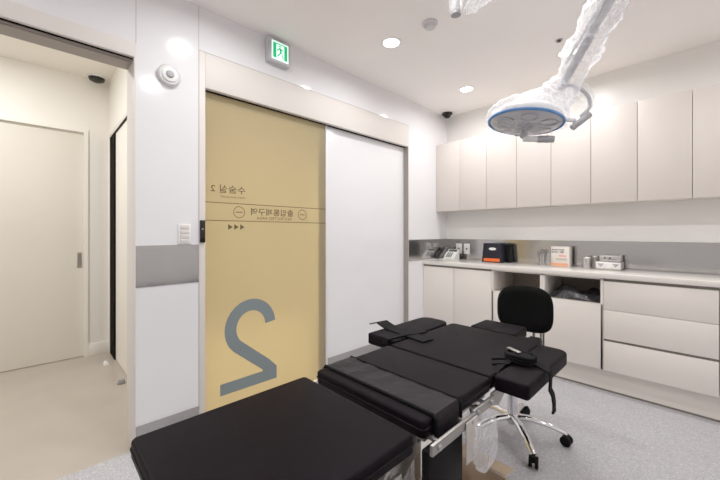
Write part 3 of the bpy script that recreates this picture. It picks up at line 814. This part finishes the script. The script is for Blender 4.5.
# ------------------------------------------------------------ surgical lamp
LT = thing('surgical_lamp', 'ceiling-hung surgical lamp with blue rim wrapped in clear plastic drape', 'surgical lamp', (1.51, 1.95, 1.80))
hc = Vector((1.508, 1.944, 1.842))
tilt = Matrix.Rotation(math.radians(-7), 4, 'X') @ Matrix.Rotation(math.radians(5), 4, 'Y')
def place(b, c, Mx):
    for v in b.bm.verts: v.co = Mx @ v.co + c
    return b
R0 = .188
b = MB(); b.lathe([(R0, 0), (R0+.002, .010), (R0*.96, .035), (R0*.8, .062), (R0*.45, .082), (.06, .09), (.002, .091)], n=48); place(b, hc, tilt).build('lamp_shell', M['lamp'], LT)
b = MB(); b.tube([(R0*math.cos(2*PI*i/48), R0*math.sin(2*PI*i/48), -.001) for i in range(49)], .0075, 8, cap=False); place(b, hc, tilt).build('blue_rim', M['blue'], LT)
b = MB(); b.lathe([(R0-.006, -.002), (R0*.9, -.012), (R0*.5, -.02), (.05, -.022), (.001, -.022)], n=48); lens = place(b, hc, tilt).build('lens', M['lens'], LT); lens['_w'] = LT['_w']
b = MB()
for k in range(7):
    a = 2*PI*k/6; rr = .125 if k < 6 else 0
    cx, cy = rr*math.cos(a), rr*math.sin(a)
    b.tube([(cx+.04*math.cos(2*PI*i/20), cy+.04*math.sin(2*PI*i/20), -.0195+.004*(k == 6)*-1) for i in range(21)], .0025, 6, cap=False)
place(b, hc, tilt).build('reflector_rings', M['lampgrey'], lens)
# handle under lens
b = MB(); b.tube([(-.0, .0, -.02), (0, 0, -.085)], .016, 14); place(b, hc, tilt).build('handle_stem', M['lampgrey'], LT)
b = MB(); b.tube([tuple(Vector((1.50, 1.935, 1.752))), (1.56, 1.975, 1.745)], .016, 16); b.build('handle_cap', M['white'], LT)
b = MB(); b.tube([(1.56, 1.975, 1.745), (1.63, 2.02, 1.740)], .0185, 16); b.tube([(1.57, 1.982, 1.744), (1.575, 1.985, 1.744)], .021, 16); b.tube([(1.60, 2.0, 1.742), (1.605, 2.004, 1.742)], .021, 16); b.build('grip', M['lampgrey'], LT)
def smooth_path(pts, n=6):
    pts = [Vector(p) for p in pts]; out = []
    for i in range(len(pts)-1):
        p0 = pts[max(i-1, 0)]; p1 = pts[i]; p2 = pts[i+1]; p3 = pts[min(i+2, len(pts)-1)]
        for k in range(n):
            t_ = k/n
            out.append(.5*((2*p1)+(p2-p0)*t_+(2*p0-5*p1+4*p2-p3)*t_*t_+(3*p1-p0-3*p2+p3)*t_**3))
    out.append(pts[-1]); return out
yoke = smooth_path([(1.665, 2.034, 2.028), (1.715, 2.10, 2.022), (1.755, 2.155, 1.982), (1.760, 2.18, 1.925), (1.722, 2.165, 1.875)])
b = MB(); b.tube(yoke, .010, 10); b.build('yoke', M['lampgrey'], LT)
b = MB(); b.tube([(1.76, 2.19, 1.885), (1.686, 2.142, 1.815)], .018, 14); b.build('knuckle', M['lampgrey'], LT)
b = MB(); b.tube([(1.70, 2.15, 1.855), (1.60, 2.05, 1.868)], .012, 12); b.build('side_arm', M['lamp'], LT)
b = MB(); b.tube([(1.655, 2.045, 2.01), (1.70, 2.02, 2.07), (1.904, 1.85, 2.276), (2.15, 1.66, 2.47)], [.022, .021, .022, .024], 16); b.build('spring_arm', M['lampgrey'], LT)
b = MB(); b.tube([(1.70, 1.97, 2.112), (2.10, 1.655, 2.47)], .009, 8)
b.build('conduit', M['lamp'], LT)
b = MB(); b.lathe([(.045, 2.44), (.045, 2.52), (.03, 2.53), (.03, 2.61), (.10, 2.615), (.10, 2.648)], (2.17, 1.645, 0), 32); b.build('ceiling_mount', M['lamp'], LT)
# drape: crumpled film sleeve
def sleeve(stations, seed, amp=.16, n=30, sub=6, cap=True, sq=None):
    rnd = random.Random(seed)
    P = smooth_path([s_[:3] for s_ in stations], sub)
    rs = []
    for i in range(len(stations)-1):
        for k in range(sub): rs.append(stations[i][3]*(1-k/sub)+stations[i+1][3]*k/sub)
    rs.append(stations[-1][3])
    b = MB(); b.tube(P, rs, n, cap=False, squash=sq)
    ph = [rnd.uniform(0, 6.28) for _ in range(8)]
    b.bm.verts.ensure_lookup_table()
    for idx, v in enumerate(b.bm.verts):
        i, j = divmod(idx, n); c = P[min(i, len(P)-1)]
        f_ = 1+amp*(.5*math.sin(j*.9+i*.5+ph[0])+.4*math.sin(j*2.1-i*.9+ph[1])+.35*math.sin(i*1.6+ph[2])+.16*rnd.uniform(-1, 1))
        v.co = c+(v.co-c)*f_
    return b
d_ = sleeve([(1.377, 1.835, 1.845, .012), (1.405, 1.86, 1.855, .05), (1.455, 1.90, 1.868, .085), (1.53, 1.965, 1.895, .105), (1.60, 2.02, 1.94, .105), (1.655, 2.045, 2.00, .085), (1.705, 2.035, 2.061, .062), (1.761, 2.0, 2.147, .088), (1.806, 1.955, 2.193, .070), (1.846, 1.905, 2.228, .080), (1.904, 1.85, 2.276, .074), (2.0, 1.775, 2.35, .06), (2.13, 1.67, 2.44, .05)], 5)
d_.build('plastic_drape', M['film'], LT)
d2_ = sleeve([(1.58, 2.0, 1.86, .05), (1.66, 2.09, 1.90, .095), (1.70, 2.12, 1.95, .09), (1.70, 2.09, 2.03, .05)], 8, .14)
d2_.build('plastic_drape', M['clearfilm'], LT)
d3_ = MB()
d3_.lathe([(R0*1.10, -.012), (R0*1.12, .01), (R0*1.05, .055), (R0*.85, .095), (R0*.5, .12), (.04, .13)], n=40, cap=False)
rnd = random.Random(3)
for v in d3_.bm.verts: v.co *= 1+rnd.uniform(-.03, .03)
place(d3_, hc, tilt).build('plastic_drape', M['clearfilm'], LT)
# second draped arm
A2 = thing('ceiling_pendant', 'second white ceiling tube wrapped in plastic film at the top edge', 'ceiling pendant', (1.475, 1.263, 2.14))
b = MB(); b.tube([(1.475, 1.263, 2.15), (1.475, 1.263, 2.60)], .020, 20); b.build('tube', M['lamp'], A2)
b = MB(); b.lathe([(.021, 2.143), (.0205, 2.155)], (1.475, 1.263, 0), 24); b.build('end_cap', M['lampgrey'], A2)
b = MB(); b.lathe([(.03, 2.59), (.08, 2.60), (.08, 2.648)], (1.475, 1.263, 0), 32); b.build('ceiling_mount', M['lamp'], A2)
sleeve([(1.50, 1.29, 2.158, .012), (1.52, 1.31, 2.180, .026), (1.555, 1.345, 2.225, .034), (1.60, 1.39, 2.27, .036), (1.63, 1.42, 2.33, .03)], 12, .2).build('plastic_drape', M['film'], A2)
sleeve([(1.475, 1.263, 2.16, .026), (1.475, 1.263, 2.3, .028), (1.475, 1.263, 2.5, .026)], 15, .08).build('plastic_drape', M['film'], A2)

# ------------------------------------------------------------ corridor odds and ends
o = lump('paper_scrap', -1.735, -1.675, .45, .49, 0, .03, M['white'], 'small crumpled white scrap on the corridor floor by the dark door gap', 'litter', 5)
t = thing('door_stop', 'small grey metal door stop on the corridor floor by the sliding door', 'door stop', (-1.12, .50, 0))
MB().lathe([(.03, 0), (.03, .006)], (-1.12, .50, 0), 20).build('stop_base', M['brushed'], t)
MB().lathe([(.022, .006), (.024, .02), (.02, .035), (.002, .037)], (-1.12, .50, 0), 20).build('stop_bumper', M['grille'], t)

# clean helper properties
for o in S.objects:
    if '_w' in o: del o['_w']

# ------------------------------------------------------------ camera, world, colour
cd = bpy.data.cameras.new('camera'); cam = bpy.data.objects.new('camera', cd); COL.objects.link(cam)
cd.sensor_fit = 'HORIZONTAL'; cd.sensor_width = 36; cd.lens = 36*334/720; cd.shift_y = -7/720; cd.clip_start = .02
cam.location = (2.2, 0, 1.23)
fwd = Vector((-.718, .696, 0)).normalized()
cam.rotation_euler = fwd.to_track_quat('-Z', 'Y').to_euler()
S.camera = cam
w = bpy.data.worlds.new('world'); S.world = w; w.use_nodes = True
w.node_tree.nodes['Background'].inputs[0].default_value = (.9, .92, 1, 1); w.node_tree.nodes['Background'].inputs[1].default_value = .3
S.view_settings.view_transform = 'Standard'; S.view_settings.look = 'None'; S.view_settings.exposure = 0; S.view_settings.gamma = 1.2
S.cycles.max_bounces = 14; S.cycles.diffuse_bounces = 8; S.cycles.transparent_max_bounces = 16
S.cycles.use_denoising = True; S.cycles.caustics_reflective = False
